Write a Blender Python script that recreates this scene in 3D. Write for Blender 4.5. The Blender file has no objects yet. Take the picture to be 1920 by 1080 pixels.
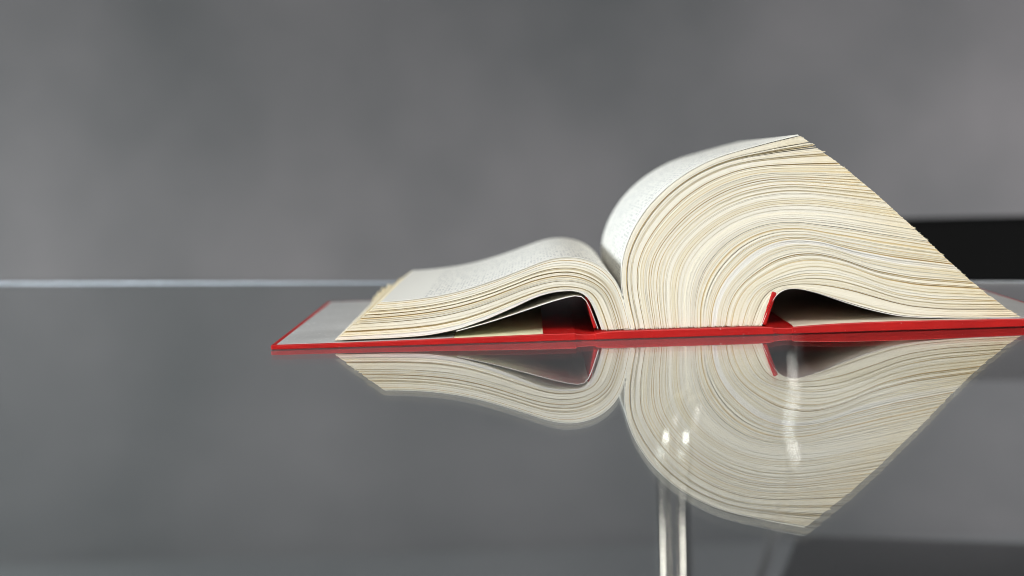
import bpy, bmesh, math, random
import numpy as np
from mathutils import Matrix, Vector

random.seed(7)
rng = np.random.default_rng(11)
S = bpy.context.scene
COL = S.collection

# ------------------------------------------------------------------ camera
FPX = 2970.0                       # focal length in pixels of a 1920 wide picture
CAM = Vector((0.0, -0.857, 0.1044))
camd = bpy.data.cameras.new('camera')
cam = bpy.data.objects.new('camera', camd)
COL.objects.link(cam)
CROT = (Matrix.Rotation(math.radians(0.74), 4, 'Z') @
        Matrix.Rotation(math.radians(90 - 4.98), 4, 'X') @
        Matrix.Rotation(math.radians(-1.86), 4, 'Z'))
cam.matrix_world = Matrix.Translation(CAM) @ CROT
camd.sensor_width = 36.0
camd.lens = 36.0 * FPX / 1920.0
camd.clip_start = 0.01
camd.clip_end = 100
camd.dof.use_dof = True
camd.dof.focus_distance = 0.862
camd.dof.aperture_fstop = 4.6
S.camera = cam

# ------------------------------------------------------------------ world
W = bpy.data.worlds.new('World')
S.world = W
W.use_nodes = True
W.node_tree.nodes['Background'].inputs[0].default_value = (0.92, 0.96, 1.0, 1)
W.node_tree.nodes['Background'].inputs[1].default_value = 0.13

# ------------------------------------------------------------------ lamps
def area(name, loc, target, sx, sy, power, col, spread=180):
    l = bpy.data.lights.new(name, 'AREA')
    l.shape = 'RECTANGLE'; l.size = sx; l.size_y = sy
    l.energy = power; l.color = col; l.spread = math.radians(spread)
    o = bpy.data.objects.new(name, l)
    COL.objects.link(o)
    o.location = loc
    o.rotation_euler = (Vector(target) - Vector(loc)).to_track_quat('-Z', 'Y').to_euler()
    return o
area('window_light', (-2.3, -0.55, 0.52), (0.05, 0.05, 0.04), 0.36, 0.40, 21, (0.88, 0.95, 1.0), 100)
area('front_light', (0.45, -1.8, 1.6), (0.1, 0.0, 0.05), 1.0, 0.8, 8.4, (1.0, 0.975, 0.94), 70)
area('added_low_light', (1.9, 1.5, -0.15), (0.2, 2.8, -0.74), 0.5, 0.3, 25, (1.0, 0.97, 0.98))  # added light out of view, brightens lower wall and floor from the right
area('added_low_light', (-0.75, -1.45, -0.52), (0.05, -0.22, -0.45), 0.30, 0.35, 1.9, (1.0, 0.95, 0.86), 60)  # added low light, puts bright streaks on the chrome legs
area('added_low_light', (-2.0, 1.4, -0.15), (-0.3, 2.8, -0.74), 0.5, 0.3, 30, (0.95, 1.0, 1.0))  # added light out of view, the weaker-side partner for wall and floor on the left

S.view_settings.view_transform = 'Standard'
S.view_settings.look = 'None'
S.view_settings.exposure = 0.0
S.view_settings.gamma = 1.0
S.cycles.filter_width = 1.0
S.cycles.max_bounces = 16
S.cycles.denoising_prefilter = 'ACCURATE'

# ------------------------------------------------------------------ helpers
def px(x, y, Y=0.0):
    """point of the upright plane at world depth Y seen at pixel x, y of the photograph"""
    d = CROT.to_3x3() @ Vector(((x - 960) / FPX, (540 - y) / FPX, -1.0))
    t = (Y - CAM.y) / d.y
    p = CAM + d * t
    return (p.x, p.z)

def mat(name):
    m = bpy.data.materials.new(name)
    m.use_nodes = True
    nt = m.node_tree
    return m, nt, nt.nodes['Principled BSDF'], nt.nodes, nt.links

def link_obj(name, me, material=None, parent=None):
    o = bpy.data.objects.new(name, me)
    COL.objects.link(o)
    if material:
        me.materials.append(material)
    if parent:
        o.parent = parent
    return o

def mesh(name, v, f, smooth=False):
    me = bpy.data.meshes.new(name)
    me.from_pydata(v, [], f)
    if smooth:
        me.polygons.foreach_set('use_smooth', [True] * len(me.polygons))
    me.update()
    return me

def tag(o, label=None, cat=None, group=None, kind=None):
    if label: o['label'] = label
    if cat: o['category'] = cat
    if group: o['group'] = group
    if kind: o['kind'] = kind
    return o

def empty(name, loc=(0, 0, 0), rz=0):
    o = bpy.data.objects.new(name, None)
    o.empty_display_size = 0.05
    COL.objects.link(o)
    o.location = loc
    o.rotation_euler = (0, 0, rz)
    return o

def box_bm(x0, x1, y0, y1, z0, z1, bev=0, seg=3):
    bm = bmesh.new()
    bmesh.ops.create_cube(bm, size=1)
    for v in bm.verts:
        v.co = Vector((x0 + (v.co.x + .5) * (x1 - x0), y0 + (v.co.y + .5) * (y1 - y0), z0 + (v.co.z + .5) * (z1 - z0)))
    if bev:
        bmesh.ops.bevel(bm, geom=bm.edges[:], offset=bev, segments=seg, affect='EDGES', profile=.5)
    return bm

def bm_obj(name, bm, material, parent=None, smooth=False):
    bmesh.ops.recalc_face_normals(bm, faces=bm.faces[:])
    me = bpy.data.meshes.new(name)
    bm.to_mesh(me); bm.free()
    if smooth:
        me.polygons.foreach_set('use_smooth', [True] * len(me.polygons))
    return link_obj(name, me, material, parent)

def tube(name, pts, r, material, parent, seg=20):
    """round tube swept along a list of points"""
    P = [Vector(p) for p in pts]
    v, f = [], []
    up = None
    for i, p in enumerate(P):
        t = (P[min(i + 1, len(P) - 1)] - P[max(i - 1, 0)]).normalized()
        if up is None:
            up = t.orthogonal().normalized()
        up = (up - t * up.dot(t)).normalized()
        b = t.cross(up)
        for k in range(seg):
            a = 2 * math.pi * k / seg
            v.append(tuple(p + up * (r * math.cos(a)) + b * (r * math.sin(a))))
    n = len(P)
    for i in range(n - 1):
        for k in range(seg):
            k2 = (k + 1) % seg
            f.append((i * seg + k, i * seg + k2, (i + 1) * seg + k2, (i + 1) * seg + k))
    f.append(tuple(range(seg))[::-1])
    f.append(tuple((n - 1) * seg + k for k in range(seg)))
    return link_obj(name, mesh(name, v, f, True), material, parent)

def bend(a, b, c, r, n=10):
    """points of a rounded corner a-b-c"""
    a, b, c = Vector(a), Vector(b), Vector(c)
    u, w = (a - b).normalized(), (c - b).normalized()
    p0, p1 = b + u * r, b + w * r
    out = []
    for i in range(n + 1):
        t = i / n
        out.append((1 - t) ** 2 * p0 + 2 * t * (1 - t) * b + t * t * p1)
    return out

# ------------------------------------------------------------------ materials
def m_wall():
    m, nt, b, N, L = mat('grey plaster wall')
    tc = N.new('ShaderNodeTexCoord')
    n1 = N.new('ShaderNodeTexNoise'); n1.inputs['Scale'].default_value = 1.25; n1.inputs['Detail'].default_value = 4
    L.new(tc.outputs['Object'], n1.inputs['Vector'])
    r = N.new('ShaderNodeValToRGB')
    r.color_ramp.elements[0].position = .3; r.color_ramp.elements[0].color = (0.112, 0.118, 0.121, 1)
    r.color_ramp.elements[1].position = .72; r.color_ramp.elements[1].color = (0.240, 0.230, 0.235, 1)
    L.new(n1.outputs['Fac'], r.inputs['Fac'])
    L.new(r.outputs[0], b.inputs['Base Color'])
    b.inputs['Roughness'].default_value = .85
    n2 = N.new('ShaderNodeTexNoise'); n2.inputs['Scale'].default_value = 60
    L.new(tc.outputs['Object'], n2.inputs['Vector'])
    bp = N.new('ShaderNodeBump'); bp.inputs['Strength'].default_value = .15
    L.new(n2.outputs['Fac'], bp.inputs['Height']); L.new(bp.outputs[0], b.inputs['Normal'])
    return m

def m_floor():
    m, nt, b, N, L = mat('grey floor')
    tc = N.new('ShaderNodeTexCoord')
    n1 = N.new('ShaderNodeTexNoise'); n1.inputs['Scale'].default_value = 2.2; n1.inputs['Detail'].default_value = 4
    L.new(tc.outputs['Object'], n1.inputs['Vector'])
    r = N.new('ShaderNodeValToRGB')
    r.color_ramp.elements[0].position = .3; r.color_ramp.elements[0].color = (0.192, 0.20, 0.206, 1)
    r.color_ramp.elements[1].position = .7; r.color_ramp.elements[1].color = (0.258, 0.264, 0.27, 1)
    L.new(n1.outputs['Fac'], r.inputs['Fac']); L.new(r.outputs[0], b.inputs['Base Color'])
    b.inputs['Roughness'].default_value = .7
    return m

def m_glass():
    m, nt, b, N, L = mat('table glass')
    b.inputs['Base Color'].default_value = (0.93, 0.972, 0.972, 1)
    b.inputs['Transmission Weight'].default_value = 1
    b.inputs['Roughness'].default_value = 0
    b.inputs['IOR'].default_value = 1.54
    return m

def m_glass_top():
    m = m_glass(); m.name = 'coated table glass'
    N, L = m.node_tree.nodes, m.node_tree.links
    b, out = N['Principled BSDF'], N['Material Output']
    g = N.new('ShaderNodeBsdfGlossy'); g.inputs['Roughness'].default_value = 0.0
    g.inputs['Color'].default_value = (0.94, 0.97, 0.98, 1)
    mx = N.new('ShaderNodeMixShader'); mx.inputs[0].default_value = .03
    L.new(b.outputs[0], mx.inputs[1]); L.new(g.outputs[0], mx.inputs[2]); L.new(mx.outputs[0], out.inputs['Surface'])
    return m

def m_simple(name, col, rough, metal=0, coat=0):
    m, nt, b, N, L = mat(name)
    b.inputs['Base Color'].default_value = (*col, 1)
    b.inputs['Roughness'].default_value = rough
    b.inputs['Metallic'].default_value = metal
    b.inputs['Coat Weight'].default_value = coat
    return m

def m_red():
    m, nt, b, N, L = mat('red book cloth')
    tc = N.new('ShaderNodeTexCoord')
    n1 = N.new('ShaderNodeTexNoise'); n1.inputs['Scale'].default_value = 45; n1.inputs['Detail'].default_value = 5
    L.new(tc.outputs['Object'], n1.inputs['Vector'])
    r = N.new('ShaderNodeValToRGB')
    r.color_ramp.elements[0].position = .25; r.color_ramp.elements[0].color = (0.35, 0.003, 0.003, 1)
    r.color_ramp.elements[1].position = .75; r.color_ramp.elements[1].color = (0.50, 0.007, 0.005, 1)
    L.new(n1.outputs['Fac'], r.inputs['Fac'])
    # scuffed pale specks
    n3 = N.new('ShaderNodeTexNoise'); n3.inputs['Scale'].default_value = 420; n3.inputs['Detail'].default_value = 3
    L.new(tc.outputs['Object'], n3.inputs['Vector'])
    mr = N.new('ShaderNodeMapRange'); mr.inputs['From Min'].default_value = .68; mr.inputs['From Max'].default_value = .78
    L.new(n3.outputs['Fac'], mr.inputs['Value'])
    mx = N.new('ShaderNodeMix'); mx.data_type = 'RGBA'
    mx.inputs[7].default_value = (0.75, 0.45, 0.42, 1)
    mu = N.new('ShaderNodeMath'); mu.operation = 'MULTIPLY'; mu.inputs[1].default_value = .55
    L.new(mr.outputs[0], mu.inputs[0]); L.new(mu.outputs[0], mx.inputs[0]); L.new(r.outputs[0], mx.inputs[6])
    L.new(mx.outputs[2], b.inputs['Base Color'])
    b.inputs['Roughness'].default_value = .45
    b.inputs['Specular IOR Level'].default_value = .3
    n2 = N.new('ShaderNodeTexNoise'); n2.inputs['Scale'].default_value = 900; n2.inputs['Detail'].default_value = 2
    L.new(tc.outputs['Object'], n2.inputs['Vector'])
    bp = N.new('ShaderNodeBump'); bp.inputs['Strength'].default_value = .25; bp.inputs['Distance'].default_value = .0004
    L.new(n2.outputs['Fac'], bp.inputs['Height']); L.new(bp.outputs[0], b.inputs['Normal'])
    return m

def m_paper():
    """aged book paper: every sheet its own cream plus painted tan gap shade, yellower at the fore-edge"""
    m, nt, b, N, L = mat('aged paper with painted gap shade')
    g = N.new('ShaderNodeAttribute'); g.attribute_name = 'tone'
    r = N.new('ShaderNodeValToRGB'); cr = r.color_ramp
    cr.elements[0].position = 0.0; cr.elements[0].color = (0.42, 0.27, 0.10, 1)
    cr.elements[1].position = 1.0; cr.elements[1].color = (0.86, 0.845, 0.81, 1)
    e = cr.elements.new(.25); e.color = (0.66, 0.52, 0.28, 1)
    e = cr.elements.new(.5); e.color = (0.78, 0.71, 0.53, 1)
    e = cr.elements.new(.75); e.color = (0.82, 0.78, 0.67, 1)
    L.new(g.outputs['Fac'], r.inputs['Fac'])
    uv = N.new('ShaderNodeUVMap'); uv.uv_map = 'UVMap'
    sp = N.new('ShaderNodeSeparateXYZ'); L.new(uv.outputs[0], sp.inputs[0])
    # stretched flecks along every sheet edge
    tc = N.new('ShaderNodeTexCoord')
    n1 = N.new('ShaderNodeTexNoise'); n1.inputs['Scale'].default_value = 130; n1.inputs['Detail'].default_value = 4
    L.new(tc.outputs['Object'], n1.inputs['Vector'])
    age = N.new('ShaderNodeMapRange'); age.inputs['From Min'].default_value = .70; age.inputs['From Max'].default_value = 1.02
    age.inputs['To Min'].default_value = 0; age.inputs['To Max'].default_value = .75
    L.new(sp.outputs[0], age.inputs['Value'])
    add = N.new('ShaderNodeMath'); add.operation = 'MULTIPLY'
    L.new(age.outputs[0], add.inputs[0]); L.new(n1.outputs['Fac'], add.inputs[1])
    mx = N.new('ShaderNodeMix'); mx.data_type = 'RGBA'; mx.blend_type = 'MULTIPLY'
    mx.inputs[7].default_value = (0.93, 0.80, 0.52, 1)
    L.new(add.outputs[0], mx.inputs[0]); L.new(r.outputs[0], mx.inputs[6])
    L.new(mx.outputs[2], b.inputs['Base Color'])
    b.inputs['Roughness'].default_value = .75
    b.inputs['Specular IOR Level'].default_value = .25
    n2 = N.new('ShaderNodeTexNoise'); n2.inputs['Scale'].default_value = 1500
    L.new(tc.outputs['Object'], n2.inputs['Vector'])
    bp = N.new('ShaderNodeBump'); bp.inputs['Strength'].default_value = .2; bp.inputs['Distance'].default_value = .0003
    L.new(n2.outputs['Fac'], bp.inputs['Height']); L.new(bp.outputs[0], b.inputs['Normal'])
    return m

def m_printed(u0, u1, v0, v1):
    """white page with rows of small print"""
    m, nt, b, N, L = mat('printed page')
    uv = N.new('ShaderNodeUVMap'); uv.uv_map = 'UVMap'
    sp = N.new('ShaderNodeSeparateXYZ'); L.new(uv.outputs[0], sp.inputs[0])
    def M(op, a, bb=None):
        n = N.new('ShaderNodeMath'); n.operation = op
        for i, q in enumerate((a, bb)):
            if q is None: continue
            if isinstance(q, (int, float)): n.inputs[i].default_value = q
            else: L.new(q, n.inputs[i])
        return n.outputs[0]
    u, v = sp.outputs[0], sp.outputs[1]
    ur, vr = M('MULTIPLY', u, 84.0), M('MULTIPLY', v, 50.0)
    row, colm = M('FLOOR', vr), M('FLOOR', ur)
    fr, fc = M('FRACT', vr), M('FRACT', ur)
    inrow = M('MULTIPLY', M('GREATER_THAN', fr, .28), M('LESS_THAN', fr, .78))
    incol = M('MULTIPLY', M('GREATER_THAN', fc, .12), M('LESS_THAN', fc, .80))
    cb = N.new('ShaderNodeCombineXYZ'); L.new(colm, cb.inputs[0]); L.new(row, cb.inputs[1])
    wn = N.new('ShaderNodeTexWhiteNoise'); wn.noise_dimensions = '2D'; L.new(cb.outputs[0], wn.inputs['Vector'])
    ch = M('GREATER_THAN', wn.outputs['Value'], .45)
    cb2 = N.new('ShaderNodeCombineXYZ'); L.new(M('MULTIPLY', u, 300), cb2.inputs[0]); L.new(M('MULTIPLY', v, 200), cb2.inputs[1])
    gl = N.new('ShaderNodeTexNoise'); gl.inputs['Scale'].default_value = 1; L.new(cb2.outputs[0], gl.inputs['Vector'])
    glyph = M('GREATER_THAN', gl.outputs['Fac'], .44)
    inside = M('MULTIPLY', M('MULTIPLY', M('GREATER_THAN', u, u0), M('LESS_THAN', u, u1)),
               M('MULTIPLY', M('GREATER_THAN', v, v0), M('LESS_THAN', v, v1)))
    ink = M('MULTIPLY', M('MULTIPLY', inrow, incol), M('MULTIPLY', M('MULTIPLY', ch, glyph), inside))
    mx = N.new('ShaderNodeMix'); mx.data_type = 'RGBA'
    L.new(M('MULTIPLY', ink, .55), mx.inputs[0])
    mx.inputs[6].default_value = (0.80, 0.785, 0.72, 1)
    mx.inputs[7].default_value = (0.06, 0.08, 0.12, 1)
    L.new(mx.outputs[2], b.inputs['Base Color'])
    b.inputs['Roughness'].default_value = .7
    b.inputs['Specular IOR Level'].default_value = .25
    return m

def m_endpaper():
    m, nt, b, N, L = mat('grey coated endpaper')
    tc = N.new('ShaderNodeTexCoord')
    n1 = N.new('ShaderNodeTexNoise'); n1.inputs['Scale'].default_value = 22; n1.inputs['Detail'].default_value = 6
    L.new(tc.outputs['Object'], n1.inputs['Vector'])
    n3 = N.new('ShaderNodeTexNoise'); n3.inputs['Scale'].default_value = 420; n3.inputs['Detail'].default_value = 3
    L.new(tc.outputs['Object'], n3.inputs['Vector'])
    r = N.new('ShaderNodeValToRGB')
    r.color_ramp.elements[0].position = .3; r.color_ramp.elements[0].color = (0.42, 0.42, 0.41, 1)
    r.color_ramp.elements[1].position = .7; r.color_ramp.elements[1].color = (0.56, 0.56, 0.55, 1)
    L.new(n1.outputs['Fac'], r.inputs['Fac'])
    mr = N.new('ShaderNodeMapRange'); mr.inputs['From Min'].default_value = .62; mr.inputs['From Max'].default_value = .75
    L.new(n3.outputs['Fac'], mr.inputs['Value'])
    mx = N.new('ShaderNodeMix'); mx.data_type = 'RGBA'; mx.inputs[7].default_value = (.85, .85, .84, 1)
    L.new(mr.outputs[0], mx.inputs[0]); L.new(r.outputs[0], mx.inputs[6])
    L.new(mx.outputs[2], b.inputs['Base Color'])
    b.inputs['Roughness'].default_value = .45
    bp = N.new('ShaderNodeBump'); bp.inputs['Strength'].default_value = .3; bp.inputs['Distance'].default_value = .0004
    L.new(n3.outputs['Fac'], bp.inputs['Height']); L.new(bp.outputs[0], b.inputs['Normal'])
    return m

WALL, FLOOR, GLASS, RED, PAPER, ENDP = m_wall(), m_floor(), m_glass(), m_red(), m_paper(), m_endpaper()
PRINT_L = m_printed(.03, .86, .025, .93)
PRINT_R = m_printed(.10, .90, .045, .93)
CHROME = m_simple('chrome', (0.88, 0.86, 0.83), .125, 1)
EDGE = m_simple('satin edge glint strip', (0.42, 0.455, 0.49), .5, 1)
BLACK = m_simple('black leather', (0.005, 0.005, 0.005), .75)
BLACK.node_tree.nodes['Principled BSDF'].inputs['Specular IOR Level'].default_value = .08
PALE = m_simple('pale green flyleaf', (0.74, 0.74, 0.50), .7)
LEAF = m_simple('white flyleaf', (0.82, 0.80, 0.76), .6)
LINER = m_simple('cream pastedown', (0.66, 0.58, 0.46), .7)

# ------------------------------------------------------------------ setting
FZ = -0.74
# the wall meets the floor in a smooth cove
prof = [(3.1, 3.2), (3.1, FZ + .7)]
for i in range(1, 17):
    a = math.pi / 2 * i / 16
    prof.append((2.4 + .7 * math.cos(a), FZ + .7 - .7 * math.sin(a)))
v, f = [], []
for x in (-6, 6):
    v += [(x, y, z) for y, z in prof]
    v += [(x, 3.25, FZ - .1), (x, 3.25, 3.2)]
n = len(prof) + 2
f = [(i, (i + 1) % n, n + (i + 1) % n, n + i) for i in range(n)] + [tuple(range(n))[::-1], tuple(range(n, 2 * n))]
bm = bmesh.new(); me = mesh('wall', v, f); bm.from_mesh(me)
tag(bm_obj('wall', bm, WALL), kind='structure')
bm = box_bm(-6, 6, -4, 2.4, FZ - .1, FZ)
tag(bm_obj('floor', bm, FLOOR), kind='structure')

# ------------------------------------------------------------------ glass table
TROT = -math.radians(19.4)
table = empty('glass_table', (-0.05, 0.40, 0), TROT)
tag(table, 'clear glass table with polished edge and thin chrome legs under the open book', 'table')
TH = .012
bm = box_bm(-1.25, 1.15, -1.0, 0, -TH, 0, .0012, 2)
top = bm_obj('glass_top', bm, GLASS, table)
top.data.materials.append(m_glass_top())
for p in top.data.polygons:
    if p.normal.z > .99: p.material_index = 1
bm_obj('edge_glint_strip', box_bm(-1.25, 1.15, .0003, .0045, -TH - .001, .0005, .00025, 2), EDGE, table, True)  # added metal strip, stands in for light caught by the polished glass edge

def on_table(X, Y, Z):       # world -> table coordinates
    c, s = math.cos(-TROT), math.sin(-TROT)
    dx, dy = X + .05, Y - .40
    return (dx * c - dy * s, dx * s + dy * c, Z)

def leg(X, Y, back, lean=0):
    h = -TH - .0032
    x, y, z = on_table(X, Y, h)
    foot = (x + lean, y - .02, FZ + .004)
    pts = [(x, y + back, h)] + bend((x, y + back, h), (x, y, h), foot, .028, 18) + [foot]
    o = tube('leg', pts, .0031, CHROME, table)
    tube('foot', [(foot[0], foot[1], FZ), (foot[0], foot[1], FZ + .012)], .012, CHROME, o)
leg(0.0520, -0.210, .045, 0)
leg(0.0600, -0.213, .045, 0)
for X in (-.95, -.94): leg(X, .30, .12)          # far end of the table, beyond the frame
for X in (-.80, -.79): leg(X, -.62, .12)
for X in (.62, .63): leg(X, -.75, .12)

# ------------------------------------------------------------------ chair behind the table
CH = empty('cantilever_chair', (0.556, 0.93, FZ), -math.radians(15))
tag(CH, 'black leather chair with low backrest and chrome tube frame behind the glass table', 'chair')
# backrest: slightly curved band
def slab(name, x0, x1, z0, z1, y, th, curve, parent, material, nx=24):
    v, f = [], []
    for i in range(nx + 1):
        a = i / nx * 2 - 1
        x = (x0 + x1) / 2 + a * (x1 - x0) / 2
        yy = y - curve * a * a
        rz = .02 * max(0, abs(a) - .85) / .15
        for (dy, dz) in ((0, z0 + rz), (0, z1 - rz), (th * .3, z1 - rz + .006), (th * .7, z1 - rz + .006), (th, z1 - rz), (th, z0 + rz)):
            v.append((x, yy + dy, dz))
    for i in range(nx):
        for k in range(6):
            k2 = (k + 1) % 6
            f.append((i * 6 + k, i * 6 + k2, (i + 1) * 6 + k2, (i + 1) * 6 + k))
    f.append(tuple(range(6))[::-1]); f.append(tuple(nx * 6 + k for k in range(6)))
    return link_obj(name, mesh(name, v, f), material, parent)
slab('backrest', -.25, .25, .555, .745, 0.0, .03, .03, CH, BLACK)
bm = box_bm(-.252, .252, -.60, -.10, .357, .395, .012, 4)
bm_obj('seat', bm, BLACK, CH)
for s in (-1, 1):
    x = s * .262
    a, b, c = (x, .02, .73), (x, -.02, .44), (x, -.66, .385)
    d, e = (x, -.66, .012), (x, -.05, .015)
    pts = [a] + bend(a, b, c, .06) + bend(b, c, d, .05) + bend(c, d, e, .05) + [e]
    tube('frame_tube', pts, .0055, CHROME, CH)
tube('floor_bar', [(-.262, -.05, .015), (.262, -.05, .015)], .0055, CHROME, CH)

# ------------------------------------------------------------------ the book
book = empty('open_book', (0, 0, 0))
tag(book, 'thick old book with red cover lying open on the glass table', 'book')

def smooth_curve(pts, n=240, k=9):
    P = np.array([px(*p) for p in pts])
    d = np.r_[0, np.cumsum(np.hypot(*np.diff(P, axis=0).T))]
    s = np.linspace(0, d[-1], n)
    C = np.c_[np.interp(s, d, P[:, 0]), np.interp(s, d, P[:, 1])]
    w = np.hanning(2 * k + 3)[1:-1]; w /= w.sum()
    for _ in range(2):
        A = np.r_[2 * C[0] - C[k:0:-1], C, 2 * C[-1] - C[-2:-k - 2:-1]]
        C = np.c_[np.convolve(A[:, 0], w, 'valid'), np.convolve(A[:, 1], w, 'valid')]
    d = np.r_[0, np.cumsum(np.hypot(*np.diff(C, axis=0).T))]
    return C, d / d[-1], d[-1]

def at(curve, s):
    C, d, ln = curve
    s = np.asarray(s)
    sc = np.clip(s, 0, 1)
    out = np.c_[np.interp(sc, d, C[:, 0]), np.interp(sc, d, C[:, 1])]
    t1 = (C[-1] - C[-6]); t1 /= np.hypot(*t1)
    t0 = (C[0] - C[5]); t0 /= np.hypot(*t0)
    out += np.maximum(s - 1, 0)[:, None] * ln * t1 + np.maximum(-s, 0)[:, None] * ln * t0
    return out

# profile of the sheets on the front plane, binding -> fore-edge
R0 = [(1184, 618), (1178, 596), (1172, 573), (1168, 551), (1166, 529), (1166, 507), (1168.5, 486), (1175, 462), (1187, 433),
      (1210, 396), (1235, 367.5), (1260, 345), (1292, 322.5), (1330, 302.5), (1367, 289), (1405, 279), (1442, 269), (1480, 260), (1502, 255)]
R1 = [(1248, 616), (1244, 584), (1241.5, 556), (1241.5, 530), (1244, 508), (1252, 484), (1269, 457), (1292, 432), (1317, 410), (1355, 385),
      (1405, 365), (1455, 355.5), (1480, 354), (1515, 354.5), (1565, 359), (1615, 364), (1647, 367)]
R2 = [(1345, 613), (1347, 585), (1357, 554), (1376, 525), (1402, 500), (1430, 478), (1467, 463), (1505, 458), (1555, 465), (1615, 484), (1690, 498), (1745, 504), (1803, 510)]
R3 = [(1427, 611), (1435, 592), (1445, 567), (1456, 550), (1470, 541.5), (1487, 540), (1507, 542.5), (1538, 550), (1577, 563), (1619, 575.7),
      (1661, 586), (1690, 591.5), (1732, 594.5), (1802, 596), (1915, 594)]
L0 = [(1183, 618), (1179, 597), (1172, 573), (1166, 553), (1158, 534), (1145, 515), (1127, 500), (1108, 490), (1089, 485), (1064, 482.5), (1038, 485),
      (1012, 493), (980, 506), (947, 519), (915, 530.7), (883, 541), (850, 550), (815, 557), (780, 562), (741, 566), (712, 567.5)]
L1 = [(1128, 619), (1118, 589), (1106, 562), (1096, 550), (1080, 545), (1042, 547), (1005, 557), (967, 575.5), (911, 600), (855, 619), (802, 629.5), (742, 634), (667, 637), (626, 639)]
KR = [smooth_curve(q) for q in (R0, R1, R2, R3)]
KL = [smooth_curve(q) for q in (L0, L1)]
TR = [0, .265, .66, 1.0]

def blend_right(t, s):
    out = 0
    for i in range(4):
        w = np.ones_like(t)
        for j in range(4):
            if j != i: w = w * (t - TR[j]) / (TR[i] - TR[j])
        out = out + w[:, None] * at(KR[i], s)
    return out
def blend_left(t, s):
    return (1 - t)[:, None] * at(KL[0], s) + t[:, None] * at(KL[1], s)

DEPTH = .236
def noise1(n, knots):
    k = rng.normal(size=knots)
    x = np.linspace(0, knots - 1, n)
    i = np.clip(x.astype(int), 0, knots - 2); f = x - i; f = f * f * (3 - 2 * f)
    return k[i] * (1 - f) + k[i + 1] * f

def sheet_rows(a, b, yf, yb):
    """front/back rows of a thin slab between the curves a (upper) and b (lower)"""
    n = len(a)
    V = np.empty((n, 4, 3))
    V[:, 0, 0], V[:, 0, 1], V[:, 0, 2] = a[:, 0], yf, a[:, 1]
    V[:, 1, 0], V[:, 1, 1], V[:, 1, 2] = b[:, 0], yf, b[:, 1]
    sag = lambda z: z - .0028 * np.clip((z - .015) / .03, 0, 1)      # the far end of the book has sunk a little
    V[:, 2, 0], V[:, 2, 1], V[:, 2, 2] = b[:, 0], yb, sag(b[:, 1])
    V[:, 3, 0], V[:, 3, 1], V[:, 3, 2] = a[:, 0], yb, sag(a[:, 1])
    return V.reshape(-1, 3)

def slab_faces(n, o=0, flip=False):
    f = []
    for i in range(n - 1):
        for k in range(4):
            k2 = (k + 1) % 4
            q = (o + i * 4 + k, o + i * 4 + k2, o + (i + 1) * 4 + k2, o + (i + 1) * 4 + k)
            f.append(q[::-1] if flip else q)
    e0 = (o, o + 3, o + 2, o + 1); e1 = tuple(o + (n - 1) * 4 + k for k in range(4))
    f += [e0[::-1] if flip else e0, e1[::-1] if flip else e1]
    return f

def slab_object(name, V, F, S_, material, parent, smooth=True):
    me = bpy.data.meshes.new(name)
    me.from_pydata(V.tolist(), [], F)
    uv = me.uv_layers.new(name='UVMap')
    vi = np.empty(len(me.loops), dtype=np.int32); me.loops.foreach_get('vertex_index', vi)
    U = np.c_[S_[vi], V[vi, 1] / DEPTH]
    uv.data.foreach_set('uv', U.astype(np.float32).ravel())
    me.update()
    return link_obj(name, me, material, parent)

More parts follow.
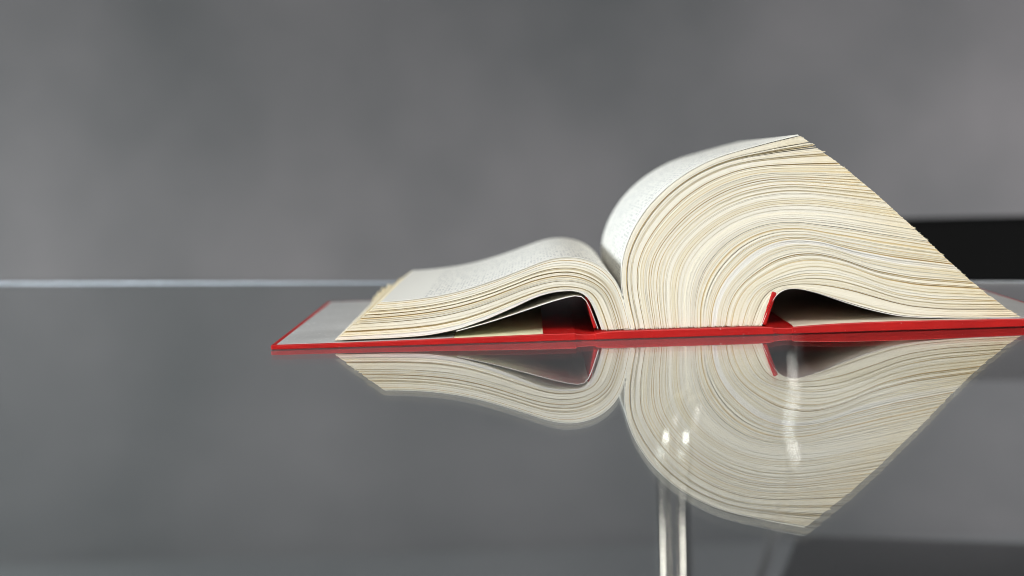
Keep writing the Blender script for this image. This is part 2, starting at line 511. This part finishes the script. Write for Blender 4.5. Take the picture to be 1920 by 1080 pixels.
NS = 60
def page_block(blend, count, per, flip, white=(), fan=0):
    s = np.linspace(0, 1, NS)
    gap = np.zeros((count, NS)); tone = np.zeros((count, NS)); rec = np.zeros((count, NS))
    slow = noise1(count, max(4, count // 14))
    k = 0
    for k in range(count):
        base = rng.exponential(.02)
        q = rng.random()
        if q < .065: base += rng.uniform(.3, .9)
        elif q < .078: base += rng.uniform(1.0, 2.0)
        n = noise1(NS, int(rng.integers(3, 6)))
        gap[k] = base * np.clip(.8 + .42 * n, 0.0, 2.0) * np.clip(s / .12, .1, 1)
        if k < fan:
            gap[k] += rng.exponential(.5) * np.clip((s - .55) / .45, 0, 1)
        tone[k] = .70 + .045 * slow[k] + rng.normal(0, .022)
    # thin tan lines, often in bundles: shade of recessed sheets painted into the tone
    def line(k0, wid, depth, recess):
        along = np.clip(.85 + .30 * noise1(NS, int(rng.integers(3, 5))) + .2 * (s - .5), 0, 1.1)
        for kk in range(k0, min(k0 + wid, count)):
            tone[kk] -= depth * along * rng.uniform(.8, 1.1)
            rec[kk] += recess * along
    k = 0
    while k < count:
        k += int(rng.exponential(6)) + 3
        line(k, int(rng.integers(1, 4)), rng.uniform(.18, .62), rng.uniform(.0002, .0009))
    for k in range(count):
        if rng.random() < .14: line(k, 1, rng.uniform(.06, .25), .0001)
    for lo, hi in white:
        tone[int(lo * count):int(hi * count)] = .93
    thick = np.repeat(rng.uniform(.85, 1.15, count)[:, None], NS, axis=1)
    tot = thick + gap
    top = np.cumsum(tot, axis=0) - tot
    full = tot.sum(axis=0)
    ta, tb = top / full, (top + thick) / full
    i = 0
    drift = 0.0
    while i < count:
        j = min(i + per + int(rng.integers(-4, 5)), count)
        if count - j < per // 2: j = count
        Vs, Fs, Ss, Ts = [], [], [], []
        g_front = rng.normal(0, .00012); g_end = rng.normal(0, .0017)
        for k in range(i, j):
            drift = .8 * drift + rng.normal(0, .0005)
            e = 1 + g_end + drift + rng.normal(0, .0006)
            if rng.random() < .06: e += rng.uniform(.003, .008)
            b0 = rng.normal(.001, .0022) - (rng.uniform(0, .006) if rng.random() < .12 else 0)
            ss = b0 + (e - b0) * s
            a, b = blend(ta[k], ss), blend(tb[k], ss)
            yf = .0012 + g_front + rec[k] + rng.normal(0, .00003)
            yb = DEPTH + rng.normal(0, .0003)
            Fs += slab_faces(NS, len(Vs) * NS * 4, flip)
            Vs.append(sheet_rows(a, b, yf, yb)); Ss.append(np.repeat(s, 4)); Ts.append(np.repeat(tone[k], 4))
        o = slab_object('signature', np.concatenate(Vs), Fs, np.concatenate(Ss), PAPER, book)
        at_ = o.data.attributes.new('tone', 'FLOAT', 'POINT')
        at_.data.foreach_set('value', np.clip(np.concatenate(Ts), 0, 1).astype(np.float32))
        i = j
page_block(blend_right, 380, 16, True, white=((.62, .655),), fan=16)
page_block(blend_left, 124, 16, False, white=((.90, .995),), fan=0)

# open pages with print
def leaf(name, blend, t0, t1, flip, material, s0=0., s1=1., yf=.001, yb=DEPTH, n=80):
    s = np.linspace(s0, s1, n)
    a, b = blend(np.full(n, t0), s), blend(np.full(n, t1), s)
    return slab_object(name, sheet_rows(a, b, np.full(n, yf), yb), np.array(slab_faces(n, 0, flip)).tolist() if False else slab_faces(n, 0, flip),
                       np.repeat(s, 4), material, book)
leaf('page', blend_right, -.0075, -.003, True, PRINT_R, 0.0, .998)
leaf('page', blend_left, -.022, -.008, False, PRINT_L, 0.0, .998)
leaf('flyleaf', blend_right, 1.003, 1.0065, True, LEAF, 0.0, .998, .0004)

def ribbon(name, top, th, y0, y1, material, parent, bev=.0007, sm=3, flat=False):
    """board or strip: top outline given in pixels of the front plane, extruded back"""
    P = np.array([px(*p) for p in top])
    d = np.r_[0, np.cumsum(np.hypot(*np.diff(P, axis=0).T))]
    n = max(4, int(d[-1] / .004)) if len(top) > 2 else 2
    s = np.linspace(0, d[-1], n)
    C = np.c_[np.interp(s, d, P[:, 0]), np.interp(s, d, P[:, 1])]
    for _ in range(sm):
        C[1:-1] = (C[:-2] + 2 * C[1:-1] + C[2:]) / 4
    T = np.gradient(C, axis=0); T /= np.hypot(T[:, 0], T[:, 1])[:, None]
    Nn = np.c_[T[:, 1], -T[:, 0]]
    B = C + Nn * th
    if flat:
        B = np.c_[C[:, 0], np.full(n, .0003)]
    o = slab_object(name, sheet_rows(C, B, np.full(n, y0), y1), slab_faces(n), np.repeat(s / d[-1], 4), material, parent)
    bm = bmesh.new(); bm.from_mesh(o.data)
    bmesh.ops.recalc_face_normals(bm, faces=bm.faces[:])
    if bev:
        ed = [e for e in bm.edges if len(e.link_faces) == 2 and e.calc_face_angle(0) > .7]
        bmesh.ops.bevel(bm, geom=ed, offset=bev, segments=2, affect='EDGES', profile=.5)
    bm.to_mesh(o.data); bm.free()
    return o

YF, YB = -.0025, .2445
front = ribbon('cover_board', [(509, 646.5), (650, 642), (800, 636), (950, 629), (1050, 624.5), (1080, 624)], .0029, YF, YB, RED, book, .0004, flat=True)
spine = ribbon('spine', [(1116, 624), (1127, 621), (1300, 615.5), (1440, 611), (1450, 613)], .0027, YF, YB, RED, book, .0004, flat=True)
back = ribbon('cover_board', [(1484, 612.5), (1537, 608), (1600, 604.5), (1700, 601), (1800, 599), (1920, 597), (2012, 594.5)], .0032, YF, YB, RED, book, .0004, flat=True)
ribbon('hinge', [(1076, 625), (1090, 628), (1104, 629), (1120, 625)], .0032, YF + .0006, YB - .0006, RED, book, .0004)
ribbon('hinge', [(1446, 613.5), (1460, 616.5), (1472, 616.5), (1488, 613.5)], .0032, YF + .0006, YB - .0006, RED, book, .0004)
# pasted-down endpapers on the boards
ribbon('endpaper', [(519, 645.4), (650, 641.2), (800, 635.2), (850, 633)], .0004, .0002, .240, ENDP, front, 0)
ribbon('endpaper', [(851, 633), (950, 628.2), (1018, 625.2)], .0004, -.0005, .240, PALE, front, 0)
ribbon('endpaper', [(1488, 611.2), (1537, 607.2), (1600, 603.7), (1700, 600.2), (1800, 598.2), (1850, 597.3)], .0004, -.0005, .240, LINER, back, 0)
ribbon('endpaper', [(1851, 597.3), (1920, 596.1), (2003, 593.8)], .0004, .0002, .240, ENDP, back, 0)
# cloth flaps standing up along the joints
ribbon('joint_flap', [(1114, 618), (1105, 590), (1097, 557)], .0018, .004, .236, RED, book, .0006)
ribbon('joint_flap', [(1457, 549), (1449, 572), (1437, 611)], .0026, .0004, .236, RED, book, .0008)
# loose flyleaf sagging between block and board
ribbon('flyleaf', [(855, 621), (911, 606), (967, 588), (1042, 562.5), (1093, 550), (1102, 565), (1122, 617)], .00025, .0004, .236, LEAF, book, 0, 2)

# a few yellowed leaves near the far end of the fore-edge curl out past the block
def curled(k, t, reach):
    n, m = 10, 8
    V, F = [], []
    for j in range(m + 1):
        y = .170 + (.233 - .170) * j / m
        w = reach * (math.sin(math.pi * .5 * j / m) ** 2)
        s = np.linspace(.93, 1.0 + w / .16, n + 1)
        P = blend_left(np.full(n + 1, t), s)
        lift = np.clip((s - .97) / .08, 0, 1) ** 1.6 * .0015 * j / m
        for i in range(n + 1):
            V.append((P[i, 0], y, P[i, 1] + lift[i]))
    for j in range(m):
        for i in range(n):
            a = j * (n + 1) + i
            F.append((a, a + 1, a + n + 2, a + n + 1))
    o = link_obj('curled_leaf', mesh('curled_leaf', V, F, True), AGED, book)
    so = o.modifiers.new('thickness', 'SOLIDIFY'); so.thickness = .0003
AGED = m_simple('yellowed paper', (0.78, 0.68, 0.46), .7)
for k, (t, reach) in enumerate(((.50, .0035), (.62, .0045), (.75, .004), (.88, .003))):
    curled(k, t, reach)
